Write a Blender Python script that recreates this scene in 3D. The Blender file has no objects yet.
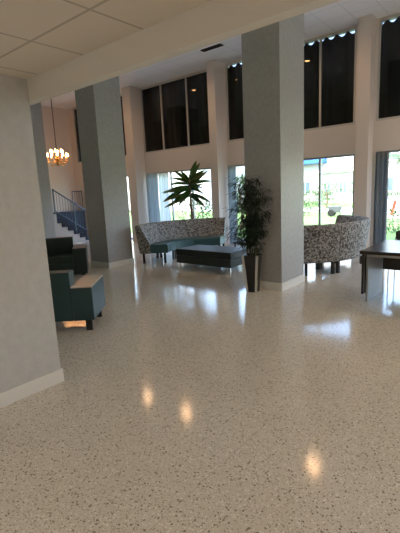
import bpy, bmesh, math, random
from mathutils import Vector, Matrix
random.seed(7)
S = bpy.context.scene
COL = S.collection
PI = math.pi
R = math.radians

# ------------------------------------------------------------------ materials
def new_mat(name):
    m = bpy.data.materials.new(name); m.use_nodes = True
    nt = m.node_tree
    return m, nt, nt.nodes['Principled BSDF']

def mat(name, col, rough=.6, metal=0, spec=.5, bump=0, bscale=40, var=0, vscale=6, coat=0):
    m, nt, b = new_mat(name)
    b.inputs['Base Color'].default_value = (*col, 1)
    b.inputs['Roughness'].default_value = rough
    b.inputs['Metallic'].default_value = metal
    b.inputs['Specular IOR Level'].default_value = spec
    b.inputs['Coat Weight'].default_value = coat
    tc = nt.nodes.new('ShaderNodeTexCoord')
    if var:
        n = nt.nodes.new('ShaderNodeTexNoise'); n.inputs['Scale'].default_value = vscale; n.inputs['Detail'].default_value = 5
        nt.links.new(tc.outputs['Object'], n.inputs['Vector'])
        r = nt.nodes.new('ShaderNodeValToRGB')
        r.color_ramp.elements[0].position = .3; r.color_ramp.elements[1].position = .7
        r.color_ramp.elements[0].color = (*[max(0, c*(1-var)) for c in col], 1)
        r.color_ramp.elements[1].color = (*[min(1, c*(1+var)) for c in col], 1)
        nt.links.new(n.outputs['Fac'], r.inputs['Fac']); nt.links.new(r.outputs['Color'], b.inputs['Base Color'])
    if bump:
        n = nt.nodes.new('ShaderNodeTexNoise'); n.inputs['Scale'].default_value = bscale; n.inputs['Detail'].default_value = 4
        nt.links.new(tc.outputs['Object'], n.inputs['Vector'])
        bp = nt.nodes.new('ShaderNodeBump'); bp.inputs['Strength'].default_value = bump; bp.inputs['Distance'].default_value = .01
        nt.links.new(n.outputs['Fac'], bp.inputs['Height']); nt.links.new(bp.outputs['Normal'], b.inputs['Normal'])
    return m

def emis(name, col, s):
    m, nt, b = new_mat(name)
    b.inputs['Base Color'].default_value = (*col, 1)
    b.inputs['Emission Color'].default_value = (*col, 1)
    b.inputs['Emission Strength'].default_value = s
    return m

def m_terrazzo():
    m, nt, b = new_mat('terrazzo'); L = nt.links.new
    tc = nt.nodes.new('ShaderNodeTexCoord')
    def chips(scale, thr, seed):
        mp = nt.nodes.new('ShaderNodeMapping'); mp.inputs['Location'].default_value = (seed, seed*2, 0)
        L(tc.outputs['Object'], mp.inputs['Vector'])
        v = nt.nodes.new('ShaderNodeTexVoronoi'); v.inputs['Scale'].default_value = scale
        L(mp.outputs['Vector'], v.inputs['Vector'])
        sp = nt.nodes.new('ShaderNodeSeparateColor'); L(v.outputs['Color'], sp.inputs['Color'])
        a = nt.nodes.new('ShaderNodeMath'); a.operation = 'LESS_THAN'; a.inputs[1].default_value = thr
        L(sp.outputs['Red'], a.inputs[0])
        d = nt.nodes.new('ShaderNodeMath'); d.operation = 'LESS_THAN'; d.inputs[1].default_value = .42
        L(v.outputs['Distance'], d.inputs[0])
        mu = nt.nodes.new('ShaderNodeMath'); mu.operation = 'MULTIPLY'
        L(a.outputs[0], mu.inputs[0]); L(d.outputs[0], mu.inputs[1])
        return mu.outputs[0], sp.outputs['Green']
    n = nt.nodes.new('ShaderNodeTexNoise'); n.inputs['Scale'].default_value = .9; n.inputs['Detail'].default_value = 3
    L(tc.outputs['Object'], n.inputs['Vector'])
    base = nt.nodes.new('ShaderNodeValToRGB')
    base.color_ramp.elements[0].color = (.60, .545, .46, 1); base.color_ramp.elements[1].color = (.68, .625, .535, 1)
    L(n.outputs['Fac'], base.inputs['Fac'])
    cur = base.outputs['Color']
    for sc, th, sd, c in ((75, .30, 3.1, (.80, .75, .665)), (90, .22, 1.3, (.36, .30, .22)), (60, .12, 5.7, (.25, .21, .155)), (140, .22, 8.2, (.40, .34, .265))):
        f, g = chips(sc, th, sd)
        mx = nt.nodes.new('ShaderNodeMix'); mx.data_type = 'RGBA'
        L(f, mx.inputs['Factor']); L(cur, mx.inputs['A']); mx.inputs['B'].default_value = (*c, 1)
        cur = mx.outputs['Result']
    # thin divider strips laid in the terrazzo
    sx = nt.nodes.new('ShaderNodeSeparateXYZ'); L(tc.outputs['Object'], sx.inputs[0])
    strips = None
    for ax, per, off in (('X', 1.52, 1.38), ('Y', 1.52, .71)):
        a = nt.nodes.new('ShaderNodeMath'); a.operation = 'ADD'; a.inputs[1].default_value = off + 30*per
        L(sx.outputs[ax], a.inputs[0])
        q = nt.nodes.new('ShaderNodeMath'); q.operation = 'MODULO'; q.inputs[1].default_value = per; L(a.outputs[0], q.inputs[0])
        w = nt.nodes.new('ShaderNodeMath'); w.operation = 'LESS_THAN'; w.inputs[1].default_value = .005; L(q.outputs[0], w.inputs[0])
        if strips is None: strips = w.outputs[0]
        else:
            mxm = nt.nodes.new('ShaderNodeMath'); mxm.operation = 'MAXIMUM'; L(strips, mxm.inputs[0]); L(w.outputs[0], mxm.inputs[1]); strips = mxm.outputs[0]
    mx = nt.nodes.new('ShaderNodeMix'); mx.data_type = 'RGBA'
    mf = nt.nodes.new('ShaderNodeMath'); mf.operation = 'MULTIPLY'; mf.inputs[1].default_value = .55; L(strips, mf.inputs[0])
    L(mf.outputs[0], mx.inputs['Factor']); L(cur, mx.inputs['A']); mx.inputs['B'].default_value = (.42, .37, .29, 1)
    L(mx.outputs['Result'], b.inputs['Base Color'])
    n2 = nt.nodes.new('ShaderNodeTexNoise'); n2.inputs['Scale'].default_value = 2.2; L(tc.outputs['Object'], n2.inputs['Vector'])
    rr = nt.nodes.new('ShaderNodeMapRange'); rr.inputs['To Min'].default_value = .09; rr.inputs['To Max'].default_value = .14
    L(n2.outputs['Fac'], rr.inputs['Value']); L(rr.outputs[0], b.inputs['Roughness'])
    b.inputs['Specular IOR Level'].default_value = .62
    return m

def m_tiles(name, col, line, px, py, ox, oy, w=.024, swap=False):
    """suspended ceiling: square panels in a T-bar grid"""
    m, nt, b = new_mat(name); L = nt.links.new
    tc = nt.nodes.new('ShaderNodeTexCoord'); sx = nt.nodes.new('ShaderNodeSeparateXYZ'); L(tc.outputs['Object'], sx.inputs[0])
    out = None
    for ax, per, off in (('X', px, ox), ('Y', py, oy)):
        a = nt.nodes.new('ShaderNodeMath'); a.operation = 'ADD'; a.inputs[1].default_value = -off + w/2 + 60*per
        L(sx.outputs[ax], a.inputs[0])
        q = nt.nodes.new('ShaderNodeMath'); q.operation = 'MODULO'; q.inputs[1].default_value = per; L(a.outputs[0], q.inputs[0])
        t = nt.nodes.new('ShaderNodeMath'); t.operation = 'LESS_THAN'; t.inputs[1].default_value = w; L(q.outputs[0], t.inputs[0])
        if out is None: out = t.outputs[0]
        else:
            mxm = nt.nodes.new('ShaderNodeMath'); mxm.operation = 'MAXIMUM'; L(out, mxm.inputs[0]); L(t.outputs[0], mxm.inputs[1]); out = mxm.outputs[0]
    mx = nt.nodes.new('ShaderNodeMix'); mx.data_type = 'RGBA'
    L(out, mx.inputs['Factor']); mx.inputs['A'].default_value = (*col, 1); mx.inputs['B'].default_value = (*line, 1)
    L(mx.outputs['Result'], b.inputs['Base Color'])
    b.inputs['Roughness'].default_value = .85
    n = nt.nodes.new('ShaderNodeTexNoise'); n.inputs['Scale'].default_value = 120; L(tc.outputs['Object'], n.inputs['Vector'])
    bp = nt.nodes.new('ShaderNodeBump'); bp.inputs['Strength'].default_value = .15; bp.inputs['Distance'].default_value = .004
    L(n.outputs['Fac'], bp.inputs['Height']); L(bp.outputs['Normal'], b.inputs['Normal'])
    return m

def m_pattern(name, cols, scale):
    """upholstery woven with small irregular cells"""
    m, nt, b = new_mat(name); L = nt.links.new
    tc = nt.nodes.new('ShaderNodeTexCoord')
    v = nt.nodes.new('ShaderNodeTexVoronoi'); v.inputs['Scale'].default_value = scale; v.distance = 'CHEBYCHEV'
    L(tc.outputs['Object'], v.inputs['Vector'])
    sp = nt.nodes.new('ShaderNodeSeparateColor'); L(v.outputs['Color'], sp.inputs['Color'])
    r = nt.nodes.new('ShaderNodeValToRGB'); r.color_ramp.interpolation = 'CONSTANT'
    el = r.color_ramp.elements
    el[0].position = 0; el[0].color = (*cols[0][1], 1)
    el[1].position = cols[1][0]; el[1].color = (*cols[1][1], 1)
    for p, c in cols[2:]:
        e = el.new(p); e.color = (*c, 1)
    L(sp.outputs['Red'], r.inputs['Fac']); L(r.outputs['Color'], b.inputs['Base Color'])
    b.inputs['Roughness'].default_value = .75
    return m

def m_glass(name, tint, rough=0.0, f0=.06):
    """one clear pane: passes tinted light, mirrors more at a slant"""
    m = bpy.data.materials.new(name); m.use_nodes = True; nt = m.node_tree; nt.nodes.clear(); L = nt.links.new
    o = nt.nodes.new('ShaderNodeOutputMaterial'); t = nt.nodes.new('ShaderNodeBsdfTransparent'); t.inputs[0].default_value = (*tint, 1)
    g = nt.nodes.new('ShaderNodeBsdfGlossy'); g.inputs['Roughness'].default_value = rough; g.inputs[0].default_value = (1, 1, 1, 1)
    lw = nt.nodes.new('ShaderNodeFresnel'); lw.inputs['IOR'].default_value = 1.5
    mx = nt.nodes.new('ShaderNodeMixShader'); L(lw.outputs[0], mx.inputs[0]); L(t.outputs[0], mx.inputs[1]); L(g.outputs[0], mx.inputs[2])
    L(mx.outputs[0], o.inputs[0]); return m

def m_cloth(name, col, tr=.5):
    m = bpy.data.materials.new(name); m.use_nodes = True; nt = m.node_tree; nt.nodes.clear(); L = nt.links.new
    o = nt.nodes.new('ShaderNodeOutputMaterial'); d = nt.nodes.new('ShaderNodeBsdfDiffuse'); t = nt.nodes.new('ShaderNodeBsdfTranslucent')
    tc = nt.nodes.new('ShaderNodeTexCoord'); n = nt.nodes.new('ShaderNodeTexNoise'); n.inputs['Scale'].default_value = 60
    L(tc.outputs['Object'], n.inputs['Vector'])
    r = nt.nodes.new('ShaderNodeValToRGB'); r.color_ramp.elements[0].color = (*[c*.9 for c in col], 1); r.color_ramp.elements[1].color = (*col, 1)
    L(n.outputs['Fac'], r.inputs['Fac']); L(r.outputs[0], d.inputs[0]); L(r.outputs[0], t.inputs[0])
    mx = nt.nodes.new('ShaderNodeMixShader'); mx.inputs[0].default_value = tr; L(d.outputs[0], mx.inputs[1]); L(t.outputs[0], mx.inputs[2]); L(mx.outputs[0], o.inputs[0])
    return m

M = dict(
 terrazzo=m_terrazzo(),
 wall=mat('wall_paint', (.72, .655, .60), .7, bump=.15, bscale=60),
 pillar=mat('pillar_covering', (.39, .388, .385), .45, bump=.35, bscale=26, var=.08, vscale=16),
 grey_wall=mat('grey_textured_wall', (.54, .54, .53), .55, bump=.5, bscale=34, var=.05, vscale=14),
 bulk=mat('bulkhead_paint', (.74, .715, .66), .75, bump=.1),
 beam=mat('beam_paint', (.56, .555, .53), .7),
 base=mat('baseboard_paint', (.76, .75, .71), .45),
 near_ceil=m_tiles('near_ceiling_tiles', (.80, .74, .655), (.54, .49, .42), .61, .61, -1.89, 1.46, .019),
 far_ceil=m_tiles('lobby_ceiling_tiles', (.92, .92, .91), (.78, .78, .78), .61, .61, -2.81, 9.61, .02),
 frame=mat('window_aluminium', (.33, .34, .34), .4, .6),
 pale_frame=mat('pale_window_frame', (.55, .52, .47), .5),
 glass=m_glass('window_glass', (.86, .875, .87)),
 dark_glass=m_glass('tinted_glass', (.30, .32, .36)),
 dark_cloth=m_cloth('dark_curtain', (.035, .036, .033), .04),
 grey_curtain=m_cloth('grey_curtain', (.33, .37, .40), .4),
 pale_curtain=m_cloth('pale_grey_curtain', (.62, .68, .72), .55),
 white_curtain=m_cloth('sheer_white_curtain', (.88, .90, .90), .75),
 teal=mat('teal_vinyl', (.015, .050, .055), .38, bump=.1, bscale=90, var=.08),
 teal_d=mat('dark_green_vinyl', (.007, .022, .020), .4, bump=.1, bscale=90, var=.08),
 seat_t=mat('teal_seat_vinyl', (.028, .088, .098), .3, bump=.1, bscale=90, var=.06),
 pattern=m_pattern('cell_pattern_fabric', [(0, (.06, .056, .052)), (.25, (.28, .28, .27)), (.50, (.16, .15, .14)), (.68, (.36, .36, .355)), (.90, (.085, .08, .075))], 42),
 chrome=mat('chrome', (.72, .72, .72), .16, 1),
 dmetal=mat('dark_metal', (.045, .042, .04), .35, .7),
 cap=mat('pale_laminate', (.62, .52, .44), .25),
 bench=mat('dark_teal_bench_vinyl', (.008, .019, .022), .45, bump=.1, bscale=90, var=.08),
 desk_top=mat('espresso_laminate', (.026, .018, .014), .22, var=.2, vscale=5),
 desk_leg=mat('grey_desk_panel', (.40, .41, .41), .45),
 black=mat('black_plastic', (.012, .012, .013), .4),
 pot=mat('black_gloss_pot', (.008, .008, .009), .3),
 soil=mat('soil', (.03, .02, .015), .9, bump=.6),
 bamboo_leaf=mat('bamboo_leaf', (.011, .024, .011), .5, var=.4, vscale=8),
 bamboo_stem=mat('bamboo_stem', (.10, .10, .05), .5, var=.2),
 drac=mat('broad_leaf', (.032, .10, .018), .35, var=.5, vscale=3),
 bark=mat('bark', (.20, .15, .10), .9, bump=.6, bscale=20, var=.3),
 carpet=mat('stair_carpet', (.026, .031, .046), .95, bump=.3, bscale=150, var=.5, vscale=30),
 stair=mat('stair_side_paint', (.50, .44, .40), .7),
 rail=mat('railing_metal', (.10, .125, .16), .4, .4),
 brass=mat('brass', (.62, .36, .12), .25, 1),
 vent=mat('vent_black', (.012, .012, .012), .5),
 trimw=mat('light_trim', (.7, .68, .62), .4, .2),
 grass=mat('lawn_grass', (.15, .27, .075), .9, bump=.5, bscale=8, var=.3, vscale=1.2),
 concrete=mat('path_concrete', (.55, .52, .47), .85, var=.08),
 stucco=mat('white_stucco', (.43, .44, .44), .85, bump=.2, bscale=20),
 stucco2=mat('pale_green_stucco', (.36, .41, .39), .85),
 blue=mat('blue_awning', (.02, .13, .42), .6),
 dwin=mat('building_window_glass', (.10, .16, .20), .15),
 leafg=mat('garden_leaf', (.07, .14, .045), .6, var=.4, vscale=4),
 palmg=mat('palm_leaf', (.09, .16, .07), .5, var=.3, vscale=3),
 red=mat('red_stripe', (.70, .05, .03), .5),
 white=mat('white_board', (.80, .78, .74), .5),
 cart=mat('cart_grey', (.10, .11, .12), .6),
 down=emis('downlight_glow', (1, .50, .18), 26),
 bulb=emis('candle_bulb_glow', (1, .50, .20), 13),
 panel_glow=emis('light_panel_glow', (1, .89, .76), 8.5),
)

# ------------------------------------------------------------------ mesh helpers
def B(): return bmesh.new()
def box(bm, x0, x1, y0, y1, z0, z1, mtx=None):
    vs = [bm.verts.new((x, y, z)) for x in (x0, x1) for y in (y0, y1) for z in (z0, z1)]
    for f in ((0,1,3,2), (4,6,7,5), (0,4,5,1), (2,3,7,6), (0,2,6,4), (1,5,7,3)):
        bm.faces.new([vs[i] for i in f])
    if mtx is not None: bmesh.ops.transform(bm, matrix=mtx, verts=vs)
    return vs
def bevel(bm, w, seg=2):
    bmesh.ops.bevel(bm, geom=list(bm.edges), offset=w, segments=seg, affect='EDGES', profile=.6)
def tube(bm, pts, r, n=8, r1=None):
    pts = [Vector(p) for p in pts]; rings = []
    for i, p in enumerate(pts):
        d = (pts[min(i+1, len(pts)-1)] - pts[max(i-1, 0)]).normalized()
        a = d.cross(Vector((0, 0, 1)))
        if a.length < .05: a = d.cross(Vector((1, 0, 0)))
        a.normalize(); c = d.cross(a)
        rr = r if r1 is None else r + (r1-r)*i/max(1, len(pts)-1)
        rings.append([bm.verts.new(p + (a*math.cos(t) + c*math.sin(t))*rr) for t in [2*PI*k/n for k in range(n)]])
    for a, c in zip(rings, rings[1:]):
        for k in range(n): bm.faces.new((a[k], a[(k+1) % n], c[(k+1) % n], c[k]))
    bm.faces.new(rings[0][::-1]); bm.faces.new(rings[-1])
def lathe(bm, prof, n=24, c=(0, 0, 0)):
    rings = [[bm.verts.new((c[0]+r*math.cos(2*PI*k/n), c[1]+r*math.sin(2*PI*k/n), c[2]+z)) for k in range(n)] for r, z in prof]
    for a, d in zip(rings, rings[1:]):
        for k in range(n): bm.faces.new((a[k], a[(k+1) % n], d[(k+1) % n], d[k]))
    bm.faces.new(rings[0][::-1]); bm.faces.new(rings[-1])
def prism(bm, poly, z0, z1):
    a = [bm.verts.new((*p, z0)) for p in poly]; c = [bm.verts.new((*p, z1)) for p in poly]
    n = len(poly); bm.faces.new(a[::-1]); bm.faces.new(c)
    for i in range(n): bm.faces.new((a[i], a[(i+1) % n], c[(i+1) % n], c[i]))
def obj(name, bm, m, parent=None, smooth=False):
    bmesh.ops.recalc_face_normals(bm, faces=bm.faces)
    me = bpy.data.meshes.new(name); bm.to_mesh(me); bm.free()
    me.materials.append(m)
    if smooth:
        for p in me.polygons: p.use_smooth = True
    o = bpy.data.objects.new(name, me); COL.objects.link(o)
    if parent is not None: o.parent = parent
    return o
def struct(o): o['kind'] = 'structure'; return o
def tag(o, label, cat, group=None):
    o['label'] = label; o['category'] = cat
    if group: o['group'] = group
    return o
def thing(name, label, cat, loc=(0, 0, 0), rz=0, group=None):
    o = bpy.data.objects.new(name, None); COL.objects.link(o)
    o.location = loc; o.rotation_euler = (0, 0, rz); o.empty_display_size = .1
    return tag(o, label, cat, group)
def kids(o): return [c for c in bpy.data.objects if c.parent == o]
def dup(root, loc, label, rz=None):
    r = root.copy(); COL.objects.link(r); r.location = loc
    if rz is not None: r.rotation_euler = (0, 0, rz)
    if label: r['label'] = label
    for ch in kids(root):
        c = ch.copy(); COL.objects.link(c); c.parent = r
        for g in kids(ch):
            d = g.copy(); COL.objects.link(d); d.parent = c
    return r
def quick(name, x0, x1, y0, y1, z0, z1, m, parent=None, bv=0):
    bm = B(); box(bm, x0, x1, y0, y1, z0, z1)
    if bv: bevel(bm, bv)
    return obj(name, bm, m, parent)

# ------------------------------------------------------------------ the setting
YW = 10.30; ZC = 5.33; ZN = 2.65; XW = -15.4
struct(quick('floor', XW-.3, 6.3, -5.3, YW+.3, -.12, 0, M['terrazzo']))
struct(quick('ceiling', XW-.3, 6.3, 1.50, YW+.3, ZC, ZC+.15, M['far_ceil']))
struct(quick('ceiling_near', -3.6, 6.3, -5.3, 1.84, ZN, ZN+.12, M['near_ceil']))
# near grey wall with its wrapped baseboard
struct(quick('wall_left', -3.6, -3.28, -5.3, 1.84, 0, ZN, M['grey_wall']))
bm = B(); box(bm, -3.28, -3.264, -5.0, 1.856, 0, .125); box(bm, -3.6, -3.28, 1.84, 1.856, 0, .125); bevel(bm, .003, 1)
struct(obj('baseboard_left', bm, M['base']))
struct(quick('wall_near_back', -3.6, 6.3, -5.3, -5.0, 0, ZN, M['wall']))
struct(quick('wall_right', 6.0, 6.3, -5.0, YW, 0, ZC, M['wall']))
# bulkhead between low ceiling and tall lobby
struct(quick('trim_1', -3.6, 6.0, 1.84, 1.92, 2.475, ZC, M['bulk']))
# lobby walls
struct(quick('wall_west', XW-.3, XW, 1.84, YW+.3, 0, ZC, M['wall']))
struct(quick('wall_south', XW, -3.6, 1.56, 1.84, 0, ZC, M['wall']))

# window wall with openings: (x0, x1, z0, z1)
lower = [(-14.6, -11.35), (-10.90, -7.95), (-7.29, -3.49), (-2.99, 1.6), (2.1, 5.7)]
upper = [(-15.05, -11.30), (-10.93, -7.90), (-7.28, -3.50), (-3.02, 1.6), (2.1, 5.7)]
ZL = 2.42; ZU = 3.11; ZT = 5.30
bm = B()
xs = sorted({XW, 6.0} | {v for p in lower+upper for v in p})
def inside(x, segs): return any(a-1e-6 <= x <= b+1e-6 for a, b in segs)
for a, c in zip(xs, xs[1:]):
    m_ = (a+c)/2
    il, iu = inside(m_, lower), inside(m_, upper)
    if not il: box(bm, a, c, YW, YW+.3, 0, ZL)
    box(bm, a, c, YW, YW+.3, ZL, ZU)
    if not iu: box(bm, a, c, YW, YW+.3, ZU, ZT)
    box(bm, a, c, YW, YW+.3, ZT, ZC)
bmesh.ops.remove_doubles(bm, verts=bm.verts, dist=1e-5)
struct(obj('wall_window', bm, M['wall']))

# pilasters on the window wall
for i, (x0, x1) in enumerate(((-11.33, -10.93), (-7.58, -7.31), (-3.36, -3.07), (1.65, 2.0))):
    y0 = 9.80 if i < 2 else 9.95
    struct(quick('wall_pilaster_%d' % (i+1), x0, x1, y0, YW, 0, ZC, M['wall']))

# windows
mull_l = {0: [-13.5, -12.4], 1: [-9.75, -8.80], 2: [-6.34, -5.39, -4.40], 3: [-1.85, -.70, .45], 4: [3.3, 4.5]}
mull_u = {0: [-13.8, -12.5], 1: [-9.96, -8.83], 2: [-6.34, -5.39, -4.39], 3: [-1.85, -.70, .45], 4: [3.3, 4.5]}
def window(idx, x0, x1, z0, z1, mulls, fm, gm, yg, fw=.045):
    w = thing('window_%d' % idx, '', '', ((x0+x1)/2, yg, z0)); del w['label']; del w['category']; w['kind'] = 'structure'
    cx_ = (x0+x1)/2
    bm = B()
    a, c = x0-cx_, x1-cx_; h = z1-z0
    box(bm, a, a+fw, -.03, .03, 0, h); box(bm, c-fw, c, -.03, .03, 0, h)
    box(bm, a+fw, c-fw, -.03, .03, 0, fw); box(bm, a+fw, c-fw, -.03, .03, h-fw, h)
    obj('window_frame', bm, fm, w)
    for mx in mulls:
        bm = B(); box(bm, mx-cx_-.025, mx-cx_+.025, -.03, .03, fw, h-fw)
        obj('mullion', bm, fm, w)
    ed = [x0+fw] + list(mulls) + [x1-fw]
    for q in range(len(ed)-1):
        bm = B(); p0 = ed[q]-cx_+(.025 if q else 0); p1 = ed[q+1]-cx_-(.025 if q < len(ed)-2 else 0)
        vs = [bm.verts.new(v) for v in ((p0, 0, fw), (p1, 0, fw), (p1, 0, h-fw), (p0, 0, h-fw))]; bm.faces.new(vs)
        obj('pane', bm, gm, w)
k = 1
for i, (x0, x1) in enumerate(lower):
    window(k, x0, x1, 0, ZL, mull_l[i], M['frame'], M['glass'], YW+.07); k += 1
for i, (x0, x1) in enumerate(upper):
    window(k, x0, x1, ZU, ZT, mull_u[i], M['pale_frame'], M['dark_glass'], YW+.03, .05); k += 1

# curtains
def curtain(name, x0, x1, z0, z1, y, amp, per, m, label, scal=0, group=None, cat='curtain'):
    bm = B(); n = max(8, int((x1-x0)/per*12)); nz = 10; rows = []
    for j in range(nz+1):
        t = j/nz; row = []
        for i in range(n+1):
            x = x0 + (x1-x0)*i/n; ph = 2*PI*(x-x0)/per
            zt = z1 - scal*(.5+.5*math.cos(ph))
            z = z0 + (zt-z0)*t
            yy = y + amp*math.sin(ph)*(1+.25*math.sin(ph*.37+1.3)) + .012*math.sin(9*t+ph*.21)
            row.append(bm.verts.new((x, yy, z)))
        rows.append(row)
    for a, c in zip(rows, rows[1:]):
        for i in range(n): bm.faces.new((a[i], a[i+1], c[i+1], c[i]))
    o = obj(name, bm, m, smooth=True)
    md = o.modifiers.new('thick', 'SOLIDIFY'); md.thickness = .004
    return tag(o, label, cat, group)
ul = ['dark curtain filling the upper window above the staircase', 'dark curtain behind the three-pane upper window left of the middle pilaster',
      'dark curtain in the wide upper window behind the big grey column', 'dark curtain in the upper window at the right edge', None]
for i, (x0, x1) in enumerate(upper):
    if i == 4: continue
    bright = i >= 2
    curtain('curtain', x0+.004, x1-.004, ZU+.01, ZT-(.03 if bright else .002), YW+.10, .025, .26, M['dark_cloth'], ul[i], .08 if bright else 0, 'dark upper curtains')
curtain('curtain', -10.86, -10.30, .03, ZL-.02, YW-.06, .035, .13, M['pale_curtain'], 'pale grey curtain gathered at the left end of the window behind the curved sofa')
curtain('curtain', -10.29, -9.80, .03, ZL-.03, YW-.03, .02, .12, M['white_curtain'], 'sheer white curtain over the glass left of the broad-leaved plant')
curtain('curtain', -7.27, -6.95, .03, ZL-.02, YW-.06, .035, .11, M['pale_curtain'], 'narrow grey curtain beside the middle pilaster, left of the bamboo')
curtain('curtain', -2.98, -2.68, .03, ZL-.02, YW-.07, .04, .10, M['grey_curtain'], 'blue grey curtain gathered at the right-hand window behind the desk')

# big columns
for i, (x0, x1, y0, y1) in enumerate(((-3.79, -3.12, 5.83, 6.66), (-8.36, -7.66, 5.83, 6.58), (-12.75, -12.07, 5.83, 7.15))):
    t = ['wall_column_right', 'wall_column_middle', 'wall_column_far'][i]
    bm = B(); box(bm, x0, x1, y0, y1, 0, ZC)
    struct(obj(t, bm, M['pillar']))
    bm = B()
    box(bm, x0-.014, x1+.014, y0-.014, y1+.014, 0, .13)
    struct(obj('baseboard_column_%d' % (i+1), bm, M['base']))
struct(quick('baseboard_window', -7.9, -7.33, YW-.015, YW, 0, .12, M['base']))

# ceiling fittings
def downlight(x, y, z, label):
    t = thing('downlight', label, 'ceiling light', (x, y, z), 0, 'round downlights in the lobby ceiling')
    bm = B(); lathe(bm, [(.085, -.012), (.11, -.012), (.115, 0), (.085, 0)], 28)
    # open ring
    bm.faces.ensure_lookup_table(); bmesh.ops.delete(bm, geom=[f for f in bm.faces if len(f.verts) > 4], context='FACES')
    obj('trim_ring', bm, M['trimw'], t)
    bm = B(); lathe(bm, [(.084, -.006), (.084, -.001)], 28)
    obj('lamp', bm, M['down'], t)
    return t
dl = [(-12.2, 'farthest left downlight, near the staircase and chandelier'),
      (-9.9, 'downlight over the curved sofa beside the middle column'),
      (-8.1, 'downlight over the sofa near the middle pilaster'),
      (-5.5, 'downlight behind the big grey column, in line with the window mullions'),
      (-3.8, 'downlight nearest the right-hand curved sofa')]
d0 = None
for x, lab in dl:
    if d0 is None: d0 = downlight(x, 8.68, ZC, lab)
    else: dup(d0, (x, 8.68, ZC), lab)
v = thing('ceiling_vent', 'black slot air vent in the white lobby ceiling behind the beam', 'vent', (-6.76, 9.0, ZC))
bm = B(); box(bm, -.32, .32, -.075, .075, -.02, 0); obj('grille', bm, M['vent'], v)
bm = B()
for q in range(4): box(bm, -.30, .30, -.055+q*.032, -.047+q*.032, -.028, -.02)
obj('slat', bm, M['dmetal'], v)
# lit light panels in the low ceiling behind the viewpoint
p0 = None
for q, (x, y) in enumerate(((-1.3, -1.6), (1.5, -1.6), (-1.3, -3.8), (1.5, -3.8))):
    t = thing('ceiling_light_panel', 'square light panel in the low tiled ceiling', 'ceiling light', (x, y, ZN), 0, 'square light panels in the low ceiling')
    bm = B(); box(bm, -.28, .28, -.28, .28, -.10, -.002); obj('diffuser', bm, M['panel_glow'], t)
    bm = B()
    for s in (-1, 1):
        box(bm, s*.3-.015, s*.3+.015, -.315, .315, -.018, 0); box(bm, -.285, .285, s*.3-.015, s*.3+.015, -.018, 0)
    obj('panel_frame', bm, M['trimw'], t)

# unseen extra downlights, added out of view at right to brighten the lobby
more = [(.4, 8.68), (2.5, 8.68), (4.6, 8.68), (2.5, 4.6), (4.6, 4.6)]
for x, y in more: dup(d0, (x, y, ZC), 'added fill downlight, unseen beyond the right edge of the view')
# ------------------------------------------------------------------ curved sofas
def sofa(name, cx_, cy_, Rb, Rf, angs, zb, rake, label, seat_m, rot=0):
    t = thing(name, label, 'sofa', (cx_, cy_, 0), 0, 'curved lobby sofas')
    def ring(bm, prof, a0, a1, n=14, smooth=True):
        rings = []
        for i in range(n+1):
            a = R(a0+(a1-a0)*i/n)
            rings.append([bm.verts.new((r*math.cos(a), r*math.sin(a), z)) for r, z in prof])
        m_ = len(prof)
        for u, w in zip(rings, rings[1:]):
            for k in range(m_): bm.faces.new((u[k], u[(k+1) % m_], w[(k+1) % m_], w[k]))
        bm.faces.new(rings[0][::-1]); bm.faces.new(rings[-1])
    for j, (a0, a1) in enumerate(zip(angs, angs[1:])):
        s = .25 if a1 > a0 else -.25
        bm = B()
        ri = Rb-.34
        ring(bm, [(ri, .24), (Rb-.12, .24), (Rb-.07, .27), (Rb, zb-.03), (Rb-.02, zb), (Rb-.10, zb), (Rb-.13, zb-.03), (ri+.0, .47), (ri, .45)], a0+s, a1-s)
        obj('backrest', bm, M['pattern'], t)
        bm = B()
        ring(bm, [(Rf, .25), (ri-.003, .25), (ri-.003, .45), (ri-.02, .465), (Rf+.03, .465), (Rf, .44)], a0+s*1.4, a1-s*1.4)
        obj('seat', bm, seat_m, t)
        for aa in (a0+s*10, a1-s*10):
            for rr in (Rf+.08, Rb-.16):
                bm = B(); ca, sa = math.cos(R(aa)), math.sin(R(aa))
                mt = Matrix.Translation((rr*ca, rr*sa, 0)) @ Matrix.Rotation(R(aa), 4, 'Z')
                box(bm, -.026, .026, -.026, .026, 0, .25, mt)
                obj('leg', bm, M['dmetal'], t)
    return t
sofa('curved_sofa', -6.0, 7.6, 1.80, 1.03, [217, 184, 151, 112], .94, .1, 'curved sofa with patterned back and teal seat, left of the bench ottoman', M['seat_t'])
sofa('curved_sofa', -4.1, 8.25, 1.57, .82, [-57, -30, 22, 72], .975, .1, 'curved patterned sofa seen from behind, right of the big grey column', M['seat_t'])

# ottoman bench
t = thing('bench_ottoman', 'long dark teal bench ottoman on chrome legs in front of the curved sofa', 'ottoman', (-5.45, 6.97, 0))
bm = B(); poly = [(-.75, -.37), (.80, -.42), (.73, .38), (-.70, .38)]
prism(bm, poly, .29, .44); bevel(bm, .018, 3); obj('seat', bm, M['bench'], t)
bm = B(); prism(bm, [(x*.992, y*.985) for x, y in poly], .12, .285); bevel(bm, .008, 2); obj('base', bm, M['bench'], t)
for x, y in poly:
    bm = B(); lathe(bm, [(.02, 0), (.024, .01), (.018, .12)], 12, (x*.9, y*.82, 0)); obj('leg', bm, M['chrome'], t)

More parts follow.
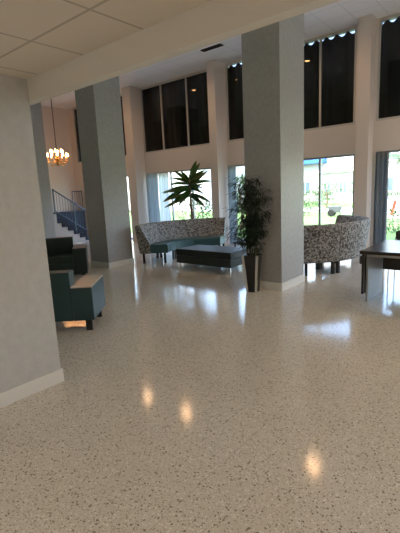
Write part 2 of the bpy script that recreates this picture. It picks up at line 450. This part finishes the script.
# small dark side table and box behind the bamboo
t = thing('side_table', 'low dark side table glimpsed behind the bamboo plant', 'table', (-5.35, 8.25, 0))
bm = B(); box(bm, -.28, .28, -.2, .2, .39, .43); bevel(bm, .006); obj('tabletop', bm, M['black'], t)
for x in (-.24, .24):
    for y in (-.16, .16):
        obj('leg', (lambda b: (box(b, x-.015, x+.015, y-.015, y+.015, 0, .39), b)[1])(B()), M['dmetal'], t)
t = thing('planter_box', 'small dark box planter standing on the low side table', 'planter', (-5.23, 8.25, .43))
bm = B(); box(bm, -.12, .12, -.1, .1, 0, .12); bevel(bm, .008); obj('box', bm, M['black'], t)

# ------------------------------------------------------------------ armchair and loveseat (left)
def blocky_seat(name, label, cat, loc, rz, W, D, mt, H=.82, HA=.60, AW=.26, BT=.22, z0=.15, legs_m=None, cap=True, bt_panel=True):
    """x = width, +y = front; origin at centre of the footprint"""
    t = thing(name, label, cat, loc, rz)
    w, d = W/2, D/2
    for s in (-1, 1):
        bm = B(); box(bm, *(sorted((s*w, s*(w-AW)))), -d, d, z0, HA-.02); bevel(bm, .012)
        a = obj('arm', bm, mt, t)
        bm = B(); box(bm, *(sorted((s*w, s*(w-AW)))), -d, d, HA-.02, HA); bevel(bm, .004)
        c = obj('arm_cap', bm, M['cap'] if cap else mt, a)
        if cap: c['label'] = 'pale arm top'
    bm = B(); box(bm, -w+AW+.002, w-AW-.002, -d, -d+BT, z0, H); bevel(bm, .014); obj('backrest', bm, mt, t)
    bm = B(); box(bm, -w+AW+.002, w-AW-.002, -d+BT+.002, d-.01, z0, .30); bevel(bm, .008); obj('base', bm, mt, t)
    bm = B(); box(bm, -w+AW+.002, w-AW-.002, -d+BT+.002, d, .303, .45); bevel(bm, .02, 3); obj('seat', bm, mt, t)
    for sx in (-1, 1):
        for sy in (-1, 1):
            bm = B(); box(bm, sx*(w-.09)-.04, sx*(w-.09)+.04, sy*(d-.08)-.02, sy*(d-.08)+.02, 0, z0); bevel(bm, .003, 1)
            obj('leg', bm, M['dmetal'], t)
    return t
# armchair: rear right corner at A, back panel runs away to the left, side panel runs towards the windows
A = Vector((-4.17, 2.875)); ux = Vector((.75, .66)).normalized(); uy = Vector((-ux.y, ux.x)); W, D = 1.08, .72
c = A - ux*W/2 + uy*D/2
blocky_seat('armchair', 'teal blocky armchair seen from behind, beside the end of the near grey wall', 'armchair', (c.x, c.y, 0), math.atan2(ux.y, ux.x), W, D, M['teal'], .775, .595, .26)
# loveseat: front right corner at F
F = Vector((-7.45, 5.08)); ux = Vector((.60, .80)).normalized(); fr = Vector((ux.y, -ux.x)); W, D = 1.9, .78
c = F - ux*W/2 - fr*D/2
rz = math.atan2(-ux.y, -ux.x)
blocky_seat('loveseat', 'dark green two-seat sofa facing the room in front of the middle column', 'sofa', (c.x, c.y, 0), rz, W, D, M['teal_d'], .80, .60, .28, .22, .04, cap=False)

# ------------------------------------------------------------------ desk and chair (right)
t = thing('desk', 'dark-topped desk with grey panel legs at the right edge', 'desk', (-1.84, 5.72, 0))
bm = B(); box(bm, 0, 2.1, 0, 1.30, .715, .76); bevel(bm, .004, 1); obj('desktop', bm, M['desk_top'], t)
bm = B(); box(bm, .055, .085, .13, .86, 0, .66); bevel(bm, .003, 1); obj('panel_leg', bm, M['desk_leg'], t)
bm = B(); box(bm, 1.98, 2.01, .13, .86, 0, .66); bevel(bm, .003, 1); obj('panel_leg', bm, M['desk_leg'], t)
bm = B(); box(bm, .02, .05, .04, .95, .13, .713); bevel(bm, .003, 1); p = obj('side_panel', bm, M['desk_top'], t); p['label'] = 'dark outer side panel'
bm = B(); box(bm, .055, 2.01, .13, .16, .662, .713); obj('rail', bm, M['desk_leg'], t)
bm = B(); box(bm, .09, 1.975, .83, .85, .36, .66); obj('modesty_panel', bm, M['desk_top'], t)

t = thing('office_chair', 'black chair with rounded back behind the desk', 'chair', (-1.60, 7.32, 0), R(180))
bm = B(); box(bm, -.24, .24, -.23, .23, .43, .48); bevel(bm, .02, 3); obj('seat', bm, M['black'], t)
bm = B(); box(bm, -.23, .23, -.012, .012, -.17, .17); bevel(bm, .011, 2)
bmesh.ops.subdivide_edges(bm, edges=[e for e in bm.edges if abs((e.verts[0].co-e.verts[1].co).x) > .2], cuts=8)
for vv in bm.verts:
    q = min(1, abs(vv.co.x)/.23); vv.co.z *= (1-.35*q**3); vv.co.y += -.05*(1-q*q)
b_ = obj('backrest', bm, M['black'], t); b_.location = (0, -.26, .72); b_.rotation_euler = (R(8), 0, 0)
for sx in (-1, 1):
    bm = B(); tube(bm, [(sx*.21, .20, 0), (sx*.21, .19, .42)], .011); obj('leg', bm, M['chrome'], t)
    bm = B(); tube(bm, [(sx*.22, -.25, 0), (sx*.21, -.20, .43), (sx*.205, -.26, .70)], .011); obj('leg', bm, M['chrome'], t)

# ------------------------------------------------------------------ plants
def blade(bm, base, d, L, w, droop, seg=5, up=Vector((0, 0, 1)), fold=.25):
    d = d.normalized(); side = d.cross(up)
    if side.length < .1: side = Vector((1, 0, 0))
    side.normalize(); p = Vector(base); prev = None; dd = d.copy()
    for i in range(seg+1):
        t = i/seg; ww = w*(math.sin(PI*min(1, .12+t*.88))**.8) if i < seg else .0005
        nrm = side.cross(dd).normalized()
        l = bm.verts.new(p+side*ww/2 + nrm*ww*fold); c = bm.verts.new(p); r = bm.verts.new(p-side*ww/2 + nrm*ww*fold)
        if prev:
            bm.faces.new((prev[0], l, c, prev[1])); bm.faces.new((prev[1], c, r, prev[2]))
        prev = (l, c, r)
        dd = (dd + Vector((0, 0, -droop/seg))).normalized(); p = p + dd*L/seg

t = thing('potted_bamboo', 'tall dark bamboo in a black pot in front of the big grey column', 'potted plant', (-3.53, 5.60, 0))
bm = B()
def ring4(r, z): return [bm.verts.new((r*math.cos(a), r*math.sin(a), z)) for a in [R(45+90*k+a0_) for k in range(4)]]
a0_ = 12
prof = [(.125, 0), (.192, .60), (.192, .62), (.168, .62), (.16, .56)]
rings = [ring4(r, z) for r, z in prof]
for a, c in zip(rings, rings[1:]):
    for k in range(4): bm.faces.new((a[k], a[(k+1) % 4], c[(k+1) % 4], c[k]))
bm.faces.new(rings[0][::-1]); bm.faces.new(rings[-1]); pot = obj('pot', bm, M['pot'], t)
# chrome corner strips
for kk in range(4):
    a = R(45+90*kk+a0_); bm = B()
    ca, sa = math.cos(a), math.sin(a)
    lo = Matrix.Translation((.124*ca, .124*sa, 0)) ; hi = Vector((.205*ca, .205*sa, .62))
    d1 = Vector((math.cos(a+R(135)), math.sin(a+R(135)))); d2 = Vector((math.cos(a-R(135)), math.sin(a-R(135))))
    def L4(rr, z):
        c0 = Vector(((rr+.004)*ca, (rr+.004)*sa))
        return [bm.verts.new((*p_, z)) for p_ in (c0, c0+d1*.034, c0+d1*.034-Vector((ca, sa))*.012, c0-Vector((ca, sa))*.012, c0+d2*.034-Vector((ca, sa))*.012, c0+d2*.034)]
    u = L4(.125, 0); w_ = L4(.193, .62)
    for k in range(6): bm.faces.new((u[k], u[(k+1) % 6], w_[(k+1) % 6], w_[k]))
    bm.faces.new(u[::-1]); bm.faces.new(w_)
    sp_ = obj('corner_strip', bm, M['chrome'], pot)
bm = B(); lathe(bm, [(.11, .54), (.115, .575)], 12); obj('soil', bm, M['soil'], t)
leaf_bm = B()
rs = random.Random(11)
for q in range(8):
    bm = B(); a = rs.uniform(0, 2*PI); r0 = rs.uniform(.02, .09); Ht = rs.uniform(1.35, 1.85)
    lean = rs.uniform(.02, .10); pts = []
    for i in range(7):
        tt = i/6; pts.append((r0*math.cos(a)+lean*tt*tt*math.cos(a), r0*math.sin(a)+lean*tt*tt*math.sin(a), .56+(Ht-.56)*tt))
    tube(bm, pts, .009, 6, .004); obj('stem', bm, M['bamboo_stem'], t)
    for i in range(36):
        tt = rs.uniform(.16, 1.0); f = tt*6; k = min(5, int(f)); p = Vector(pts[k]).lerp(Vector(pts[k+1]), f-k)
        az = rs.uniform(0, 2*PI)
        if math.sin(az) > .25 and rs.random() < .75: az = -az
        Lb = rs.uniform(.12, .36)*(1.1-.35*tt)
        bd = Vector((math.cos(az), math.sin(az)*.8, rs.uniform(.1, .7)))
        if (p+bd.normalized()*(Lb+.14)).y > .20: continue
        tube(leaf_bm, [p, p+bd.normalized()*Lb*.6, p+bd.normalized()*Lb+Vector((0, 0, -.03))], .003, 3, .0015)
        for j in range(6):
            s_ = .3+.7*j/5; bp_ = p+bd.normalized()*Lb*s_
            ld = Vector((bd.x+rs.uniform(-.9, .9), bd.y+rs.uniform(-.9, .5), rs.uniform(-.55, .25)))
            ll = rs.uniform(.08, .15)
            if (bp_+ld.normalized()*ll).y > .205: continue
            blade(leaf_bm, bp_, ld, ll, rs.uniform(.014, .022), rs.uniform(.3, .9), 3)
obj('foliage', leaf_bm, M['bamboo_leaf'], t)

t = thing('broad_leaved_plant', 'large broad-leaved plant standing between the curved sofa and the window', 'potted plant', (-8.22, 9.55, 0))
bm = B(); lathe(bm, [(.15, 0), (.20, .32), (.21, .34), (.18, .34), (.17, .30)], 24); obj('pot', bm, M['pot'], t, True)
bm = B(); tube(bm, [(0, 0, .28), (.02, 0, .9), (0, .01, 1.5), (.0, 0, 2.08)], .045, 10, .03); obj('trunk', bm, M['bark'], t, True)
rs = random.Random(5)
lat = Vector((.66, .75, 0))   # across the line of sight
lv = [(-1, -.28, .95, 1.93, .25), (-1, -.05, .92, 1.98, .3), (-1, -.50, .85, 1.85, .2), (-1, .25, .75, 2.02, .4), (-1, .55, .62, 2.06, .4),
      (1, .75, .72, 2.10, .2), (1, 1.5, .66, 2.12, .05), (1, .35, .70, 2.02, .4), (1, .1, .62, 1.95, .4), (1, -.15, .55, 1.9, .5),
      (1, 2.2, .70, 2.12, .0), (-1, -.2, .98, 1.78, .12), (-1, -.35, .9, 1.70, .1), (1, -.3, .7, 1.75, .3), (1, .9, .75, 1.98, .2), (-1, .05, .9, 1.86, .15), (1, -.6, .6, 1.7, .3), (-1, .9, .6, 2.1, .2), (-1, -.8, .55, 1.80, .3), (1, -.7, .5, 1.75, .3), (-1, 1.3, .45, 2.1, .1)]
for s, el, L_, z, dr in lv:
    ang = rs.uniform(-.55, .55)
    d = Matrix.Rotation(ang, 3, 'Z') @ (lat*s); d.z = el
    if d.y > 0: L_ = min(L_, .62/max(.2, d.y/d.length))
    bm = B(); blade(bm, (0, 0, z-.12), d, L_, .17, dr, 9, fold=.12, up=Vector((.45, -.42, .8))); obj('leaf', bm, M['drac'], t, True)
for q in range(8):
    a = rs.uniform(0, 2*PI); d = Vector((math.cos(a), math.sin(a)*.7, rs.uniform(-.6, .9)))
    bm = B(); blade(bm, (0, 0, rs.uniform(1.7, 2.0)), d, rs.uniform(.35, .5), .14, .5, 8, fold=.12, up=Vector((.45, -.42, .8))); obj('leaf', bm, M['drac'], t, True)

# ------------------------------------------------------------------ staircase
ny = 7; y0s = 8.17; rise = 1.12/ny; run = .245
t = thing('staircase', 'dark blue carpeted staircase with metal railing below the chandelier', 'staircase', (-14.4, y0s, 0))
# landing then steps going down towards the windows (local: x -.45..+.75, y from 0)
bm = B(); box(bm, -.98, .8, -1.6, 0, 0, 1.12); obj('landing', bm, M['stair'], t)
bm = B(); box(bm, -.98, .8, -1.6, .0, 1.12, 1.14); obj('carpet', bm, M['carpet'], t)
for k_ in range(ny-1):
    z = 1.12-rise*(k_+1)
    bm = B(); box(bm, -.45, .74, run*k_+.001, run*(k_+1), max(0, z-.19), z); bevel(bm, .006, 1); obj('step', bm, M['carpet'], t)
bm = B()
for k_ in range(ny-1):
    z = 1.12-rise*(k_+1)
    if z-.19 > .02: box(bm, -.45, .70, run*k_, run*(k_+1), 0, z-.192)
obj('side_wall', bm, M['stair'], t)
# raised platform at the back with its own rail
bm = B(); box(bm, -.98, -.46, .0, 2.12, 0, 1.12); obj('platform', bm, M['carpet'], t)
def slopez(y): return 1.14 - rise*max(0, y)/run
def part_at(name, bm, m, loc, parent):
    bmesh.ops.translate(bm, verts=bm.verts, vec=loc); return obj(name, bm, m, parent)
ra = (.74, 0, 0)
bm = B(); tube(bm, [(0, -.02, 2.02), (0, 1.62, .90+slopez(1.62))], .026, 8); rl = part_at('railing', bm, M['rail'], ra, t)
bm = B(); tube(bm, [(0, 0, slopez(0)+.10), (0, 1.62, slopez(1.62)+.10)], .015, 6); part_at('bottom_rail', bm, M['rail'], ra, rl)
for y in (0, .81, 1.6):
    bm = B(); box(bm, -.022, .022, y-.022, y+.022, slopez(0) if y == 0 else max(0, slopez(y+.12)-.12), slopez(y)+.9); part_at('post', bm, M['rail'], ra, rl)
for q in range(1, 14):
    if q == 7: continue
    y = q*.115
    bm = B(); tube(bm, [(0, y, slopez(y)+.10), (0, y, slopez(y)+.88)], .009, 6); part_at('baluster', bm, M['rail'], ra, rl)
rb = (-.53, 9.8-y0s, 1.12)
bm = B(); tube(bm, [(0, 0, .82), (0, .49, .82)], .02, 8); rl2 = part_at('railing', bm, M['rail'], rb, t)
bm = B(); tube(bm, [(0, 0, .08), (0, .465, .08)], .012, 6); part_at('bottom_rail', bm, M['rail'], rb, rl2)
for q in (0, 2, 4, 6, 8):
    bm = B(); tube(bm, [(0, q*.058, 0 if q in (0, 8) else .08), (0, q*.058, .82)], .016 if q in (0, 8) else .007, 6)
    part_at('baluster' if q not in (0, 8) else 'post', bm, M['rail'], rb, rl2)
# railing by the small window beyond the middle column
t = thing('dark_railing', 'short dark sloping railing in front of the narrow window beside the middle column', 'railing', (-11.78, 10.0, 0))
bm = B(); tube(bm, [(-.25, 0, 1.25), (.10, 0, 1.15), (.55, 0, .78)], .02, 8); obj('handrail', bm, M['dmetal'], t)
for x, z in ((-.22, 1.24), (.08, 1.15), (.34, .96), (.53, .8)):
    bm = B(); tube(bm, [(x, 0, 0), (x, 0, z)], .012, 6); obj('post', bm, M['dmetal'], t)

# ------------------------------------------------------------------ chandelier
t = thing('chandelier', 'glowing many-armed chandelier hanging above the staircase', 'chandelier', (-13.5, 8.4, 3.12))
bm = B(); tube(bm, [(0, 0, .1), (0, 0, ZC-3.12-.03)], .014, 6); obj('rod', bm, M['dmetal'], t)
bm = B(); lathe(bm, [(.02, ZC-3.12-.06), (.07, ZC-3.12-.02), (.07, ZC-3.12)], 16); obj('canopy', bm, M['brass'], t)
bm = B(); lathe(bm, [(.01, -.28), (.05, -.22), (.03, -.15), (.09, -.06), (.05, .03), (.02, .2)], 16); obj('body', bm, M['brass'], t, True)
for tier, (nn, rr, z) in enumerate(((12, .37, .02), (6, .21, .16))):
    for q in range(nn):
        a = 2*PI*q/nn + tier*.3; ca, sa = math.cos(a), math.sin(a)
        bm = B(); tube(bm, [(.04*ca, .04*sa, z-.08), (rr*.5*ca, rr*.5*sa, z-.20), (rr*.9*ca, rr*.9*sa, z-.12), (rr*ca, rr*sa, z)], .009, 6)
        ar = obj('arm', bm, M['brass'], t)
        bm = B(); lathe(bm, [(.012, z), (.035, z+.015), (.03, z+.02)], 10, (rr*ca, rr*sa, 0)); obj('candle_cup', bm, M['brass'], ar)
        bm = B(); lathe(bm, [(.012, z+.022), (.032, z+.05), (.036, z+.08), (.022, z+.125), (.004, z+.155)], 10, (rr*ca, rr*sa, 0)); obj('bulb', bm, M['bulb'], ar, True)
bm = B()
for q in range(24):
    a = 2*PI*q/24
    for r_, z in ((.36, -.12), (.22, -.22)):
        lathe(bm, [(.002, z-.05), (.012, z-.03), (.002, z)], 6, (r_*math.cos(a), r_*math.sin(a), 0))
cr = obj('crystal_drops', bm, M['bulb'] if 0 else M['brass'], t)

# ------------------------------------------------------------------ outside
struct(quick('ground_lawn', -70, 50, YW+.3, 90, -.25, -.05, M['grass']))
struct(quick('ground_terrace', -24, 14, YW+.3, 12.0, -.05, -.02, M['concrete']))
bm = B(); pts = [(-60, 33), (-13, 27), (-8, 25.5), (-5.5, 21.5), (-2, 20.3), (10, 20.0), (10, 23.2), (-2, 23.5), (-4.2, 25), (-7, 29.5), (-13, 31.5), (-60, 37)]
prism(bm, pts, -.05, -.03); struct(obj('ground_path', bm, M['concrete']))

def building(name, label, x0, x1, y0, y1, h, wm, wins, roof=.35, awn=None):
    t = thing(name, label, 'building', ((x0+x1)/2, y0, -.05)); cx_ = (x0+x1)/2
    bm = B(); box(bm, x0-cx_, x1-cx_, 0, y1-y0, 0, h); obj('wall', bm, wm, t)
    bm = B(); box(bm, x0-cx_-.3, x1-cx_+.3, -.4, y1-y0+.3, h, h+roof); obj('roof', bm, M['white'], t)
    for (a, c, z0, z1) in wins:
        bm = B()
        for (p, q, r_, s) in ((a, a+.07, z0, z1), (c-.07, c, z0, z1), (a, c, z0, z0+.07), (a, c, z1-.07, z1), ((a+c)/2-.03, (a+c)/2+.03, z0, z1)):
            box(bm, p-cx_, q-cx_, -.10, -.002, r_, s)
        f = obj('window', bm, M['white'], t)
        bm = B(); box(bm, a-cx_+.02, c-cx_-.02, -.06, -.001, z0+.02, z1-.02); obj('pane', bm, M['dwin'], f)
    return t
wins = []
for x in (-23.5, -21.0, -18.9, -17.2, -14.3, -12.2, -9.8, -7.2, -5): wins += [(x, x+1.25, .9, 2.3)]
for x in (-28, -26, -12, -8, -4): wins += [(x, x+1.5, 3.9, 5.2)]
b1 = building('white_building', 'white two-storey building across the lawn', -34, 4, 44, 54, 8.0, M['stucco'], wins)
bm = B(); prism(bm, [(-6.2, -.0), (-6.2, -1.2), (-2.9, -1.2), (-2.9, -.0)], 4.15, 5.05)
tag(obj('blue_awning', bm, M['blue']), 'bright blue awning on the white building', 'awning').location = (-15, 43.98, 0)
building('low_annex', 'pale green flat-roofed annex in front of the white building', -17.2, -12.5, 40.0, 43.5, 3.0, M['stucco2'], [(-16.6, -15.8, .9, 2.1), (-15.0, -14.2, .9, 2.1)], .2)
building('left_building', 'pale building behind the shrubs outside the left window', -46, -24, 30, 38, 7.5, M['stucco'], [(-40, -38.5, 1, 2.4), (-34, -32.5, 1, 2.4), (-29, -27.5, 1, 2.4)])

def crown(bm, c, rx, rz_, n, ll, rs, spread=1):
    for i in range(n):
        v_ = Vector((rs.gauss(0, 1), rs.gauss(0, 1), rs.gauss(0, 1))).normalized()*rs.uniform(.35, 1)**.5
        p = Vector(c)+Vector((v_.x*rx, v_.y*rx, v_.z*rz_))
        d = Vector((v_.x+rs.uniform(-.6, .6), v_.y+rs.uniform(-.6, .6), v_.z+rs.uniform(-.5, .6)))
        blade(bm, p, d, ll*rs.uniform(.7, 1.3), ll*.38, .5, 2)
def tree(name, label, x, y, th, rx, rz_, n, ll, seed, group=None, m='leafg'):
    rs = random.Random(seed); t = thing(name, label, 'tree', (x, y, -.05), 0, group)
    bm = B(); tube(bm, [(0, 0, 0), (.08, 0, th*.5), (-.05, .05, th), (0, 0, th+rz_*.6)], .11, 8, .04)
    for q in range(4):
        a = q*1.57+.4; tube(bm, [(0, 0, th*.75), (rx*.3*math.cos(a), rx*.3*math.sin(a), th+.2), (rx*.55*math.cos(a), rx*.55*math.sin(a), th+rz_*.4)], .05, 6, .02)
    obj('trunk', bm, M['bark'], t)
    bm = B(); crown(bm, (0, 0, th+rz_*.5), rx, rz_, n, ll, rs); obj('crown', bm, M[m], t)
def shrub(label, x, y, rx, rz_, n, ll, seed, z=-.05):
    rs = random.Random(seed); bm = B(); crown(bm, (0, 0, rz_*.6), rx, rz_*.62, n, ll, rs)
    for v_ in bm.verts: v_.co.z = max(v_.co.z, .0)
    o = obj('shrub', bm, M['leafg'], None); o.location = (x, y, z)
    tag(o, label, 'shrub', 'garden shrubs outside')
tree('small_tree', 'small spreading tree on the lawn left of the annex', -12.2, 30.0, 1.3, 1.2, .40, 300, .22, 1)
tree('small_tree', 'leafy tree in front of the annex, near the right window frame', -9.3, 29.0, 1.3, 1.0, .55, 300, .22, 2)
tree('small_tree', 'green tree outside behind the bamboo plant', -10.2, 15.3, 1.2, .75, .75, 380, .26, 3)
def palm(label, x, y, h, seed, L_=1.7):
    rs = random.Random(seed); t = thing('palm_tree', label, 'tree', (x, y, -.05))
    bm = B(); tube(bm, [(.25, 0, 0), (.05, 0, h*.5), (0, 0, h)], .12, 8, .08); obj('trunk', bm, M['bark'], t)
    for q in range(15):
        a = 2*PI*q/15+rs.uniform(-.2, .2); e = rs.uniform(.1, 1.0); bm = B()
        p = Vector((0, 0, h)); d = Vector((math.cos(a), math.sin(a), e)).normalized(); seg = 9
        for i in range(seg):
            p2 = p+d*L_/seg
            tube(bm, [p, p2], .012, 4)
            sd = d.cross(Vector((0, 0, 1))).normalized()
            for s in (-1, 1):
                for u in (0, .5):
                    blade(bm, p.lerp(p2, u), d*.6+sd*s*.8+Vector((0, 0, -.25)), .42*(1-.55*i/seg), .045, .6, 2)
            p = p2; d = (d+Vector((0, 0, -.17))).normalized()
        obj('frond', bm, M['palmg'], t)
palm('palm tree outside the right-hand window, above the red striped board', -6.3, 27.5, 3.1, 4)
0 and palm('palm tree beyond the sheer curtain in the left window', -15.5, 16.8, 2.2, 9, 1.3)
shrub('low round shrub on the lawn below the small spreading tree', -11.2, 27.0, 1.0, .8, 260, .2, 11)
shrub('green shrub just outside the right-hand window, below the red striped board', -4.1, 15.3, 1.0, .62, 420, .15, 12)
shrub('shrub behind the broad-leaved plant, left half', -12.2, 14.4, .95, 1.15, 420, .18, 13)
shrub('shrub behind the broad-leaved plant, right half', -10.5, 13.6, .8, 1.05, 380, .18, 14)
shrub('shrub outside the window at the left edge of the right-hand lawn', -11.2, 23.0, .9, .9, 260, .2, 15)
shrub('dark hedge shrub against the white building', -16.5, 37.0, 1.6, 1.0, 300, .3, 16)
shrub('shrub beside the annex wall, by the path', -8.4, 33.0, 1.3, .8, 300, .25, 17)

t = thing('garden_cart', 'dark grey two-wheeled cart beside the garden path', 'cart', (-8.7, 22.6, -.04), R(10)); t.scale = (.66, .66, .66)
bm = B(); vs = box(bm, -.55, .55, -.35, .35, .32, .85)
for v_ in vs:
    if v_.co.z < .5: v_.co.x *= .7; v_.co.y *= .75
bevel(bm, .03); obj('tray', bm, M['cart'], t)
for s in (-1, 1):
    bm = B(); lathe(bm, [(.27, -.03), (.30, 0), (.27, .03)], 20); bmesh.ops.rotate(bm, verts=bm.verts, matrix=Matrix.Rotation(PI/2, 3, 'X')); bmesh.ops.translate(bm, verts=bm.verts, vec=(-.25, s*.42, .30)); obj('wheel', bm, M['black'], t)
bm = B(); tube(bm, [(.5, -.3, .8), (1.0, -.3, 1.0)], .02); tube(bm, [(.5, .3, .8), (1.0, .3, 1.0)], .02); tube(bm, [(1.0, -.3, 1.0), (1.0, .3, 1.0)], .02); obj('handle', bm, M['dmetal'], t)
bm = B(); tube(bm, [(.4, -.25, .4), (.45, -.25, 0)], .02); tube(bm, [(.4, .25, .4), (.45, .25, 0)], .02); obj('stand', bm, M['dmetal'], t)

t = thing('striped_board', 'white board with red diagonal stripes standing on the path outside', 'barrier', (-4.75, 19.0, -.05))
bm = B(); box(bm, -.85, 1.4, -.02, .02, .30, 1.02); obj('board', bm, M['white'], t)
bm = B()
for q in range(4):
    x = -.62+q*.52
    vs = [bm.verts.new(v_) for v_ in ((x, -.023, .34), (x+.13, -.023, .34), (x+.27, -.023, .98), (x+.14, -.023, .98))]; bm.faces.new(vs)
obj('stripes', bm, M['red'], t)
for x in (-.7, 1.25):
    bm = B(); box(bm, x-.03, x+.03, .02, .06, 0, 1.1); box(bm, x-.03, x+.03, -.28, .32, 0, .05); obj('leg', bm, M['white'], t)

# ------------------------------------------------------------------ light
w = bpy.data.worlds.new('World'); S.world = w; w.use_nodes = True; nt = w.node_tree
sky = nt.nodes.new('ShaderNodeTexSky'); sky.sky_type = 'NISHITA'; sky.sun_disc = False; sky.sun_elevation = R(50); sky.sun_rotation = R(200); sky.air_density = 1; sky.dust_density = 3
bg = nt.nodes['Background']; nt.links.new(sky.outputs[0], bg.inputs[0]); bg.inputs[1].default_value = 1.25
sun = bpy.data.lights.new('sun', 'SUN'); sun.energy = 1.8; sun.angle = R(.6); sun.color = (1, .95, .86)
so = bpy.data.objects.new('sun', sun); COL.objects.link(so); so.rotation_euler = Vector((-.6, .10, -.8)).to_track_quat('-Z', 'Y').to_euler()
def spot(x, y, z, e, col, size=150, r=.09):
    l = bpy.data.lights.new('lamp_beam', 'SPOT'); l.energy = e; l.color = col; l.spot_size = R(size); l.spot_blend = .6; l.shadow_soft_size = r
    o = bpy.data.objects.new('lamp_beam', l); COL.objects.link(o); o.location = (x, y, z)
for x, _ in dl: spot(x, 8.68, ZC-.03, 22, (1, .62, .34), 150, .10)
for x, y in more: spot(x, y, ZC-.03, 130, (1, .80, .62), 150, .10)  # stronger beams of the added out-of-view downlights, fill for columns and ceiling

# ------------------------------------------------------------------ camera
pitch, roll, yaw, fpx = .183592874, -.0473335851, .695185679, 401.811849
fw = Vector((-math.sin(yaw)*math.cos(pitch), math.cos(yaw)*math.cos(pitch), -math.sin(pitch)))
r_ = Vector((math.cos(yaw), math.sin(yaw), 0)); u_ = r_.cross(fw)
r2 = math.cos(roll)*r_+math.sin(roll)*u_; u2 = -math.sin(roll)*r_+math.cos(roll)*u_
cam = bpy.data.cameras.new('camera'); co = bpy.data.objects.new('camera', cam); COL.objects.link(co)
mw = Matrix((r2, u2, -fw)).transposed().to_4x4(); mw.translation = (0, 0, 1.68); co.matrix_world = mw
cam.sensor_fit = 'VERTICAL'; cam.sensor_height = 36; cam.lens = fpx*36/533; cam.clip_start = .05; cam.clip_end = 300
S.camera = co
S.view_settings.view_transform = 'Standard'; S.view_settings.look = 'None'; S.view_settings.gamma = 1; S.view_settings.use_curve_mapping = False
S.view_settings.exposure = 0.66
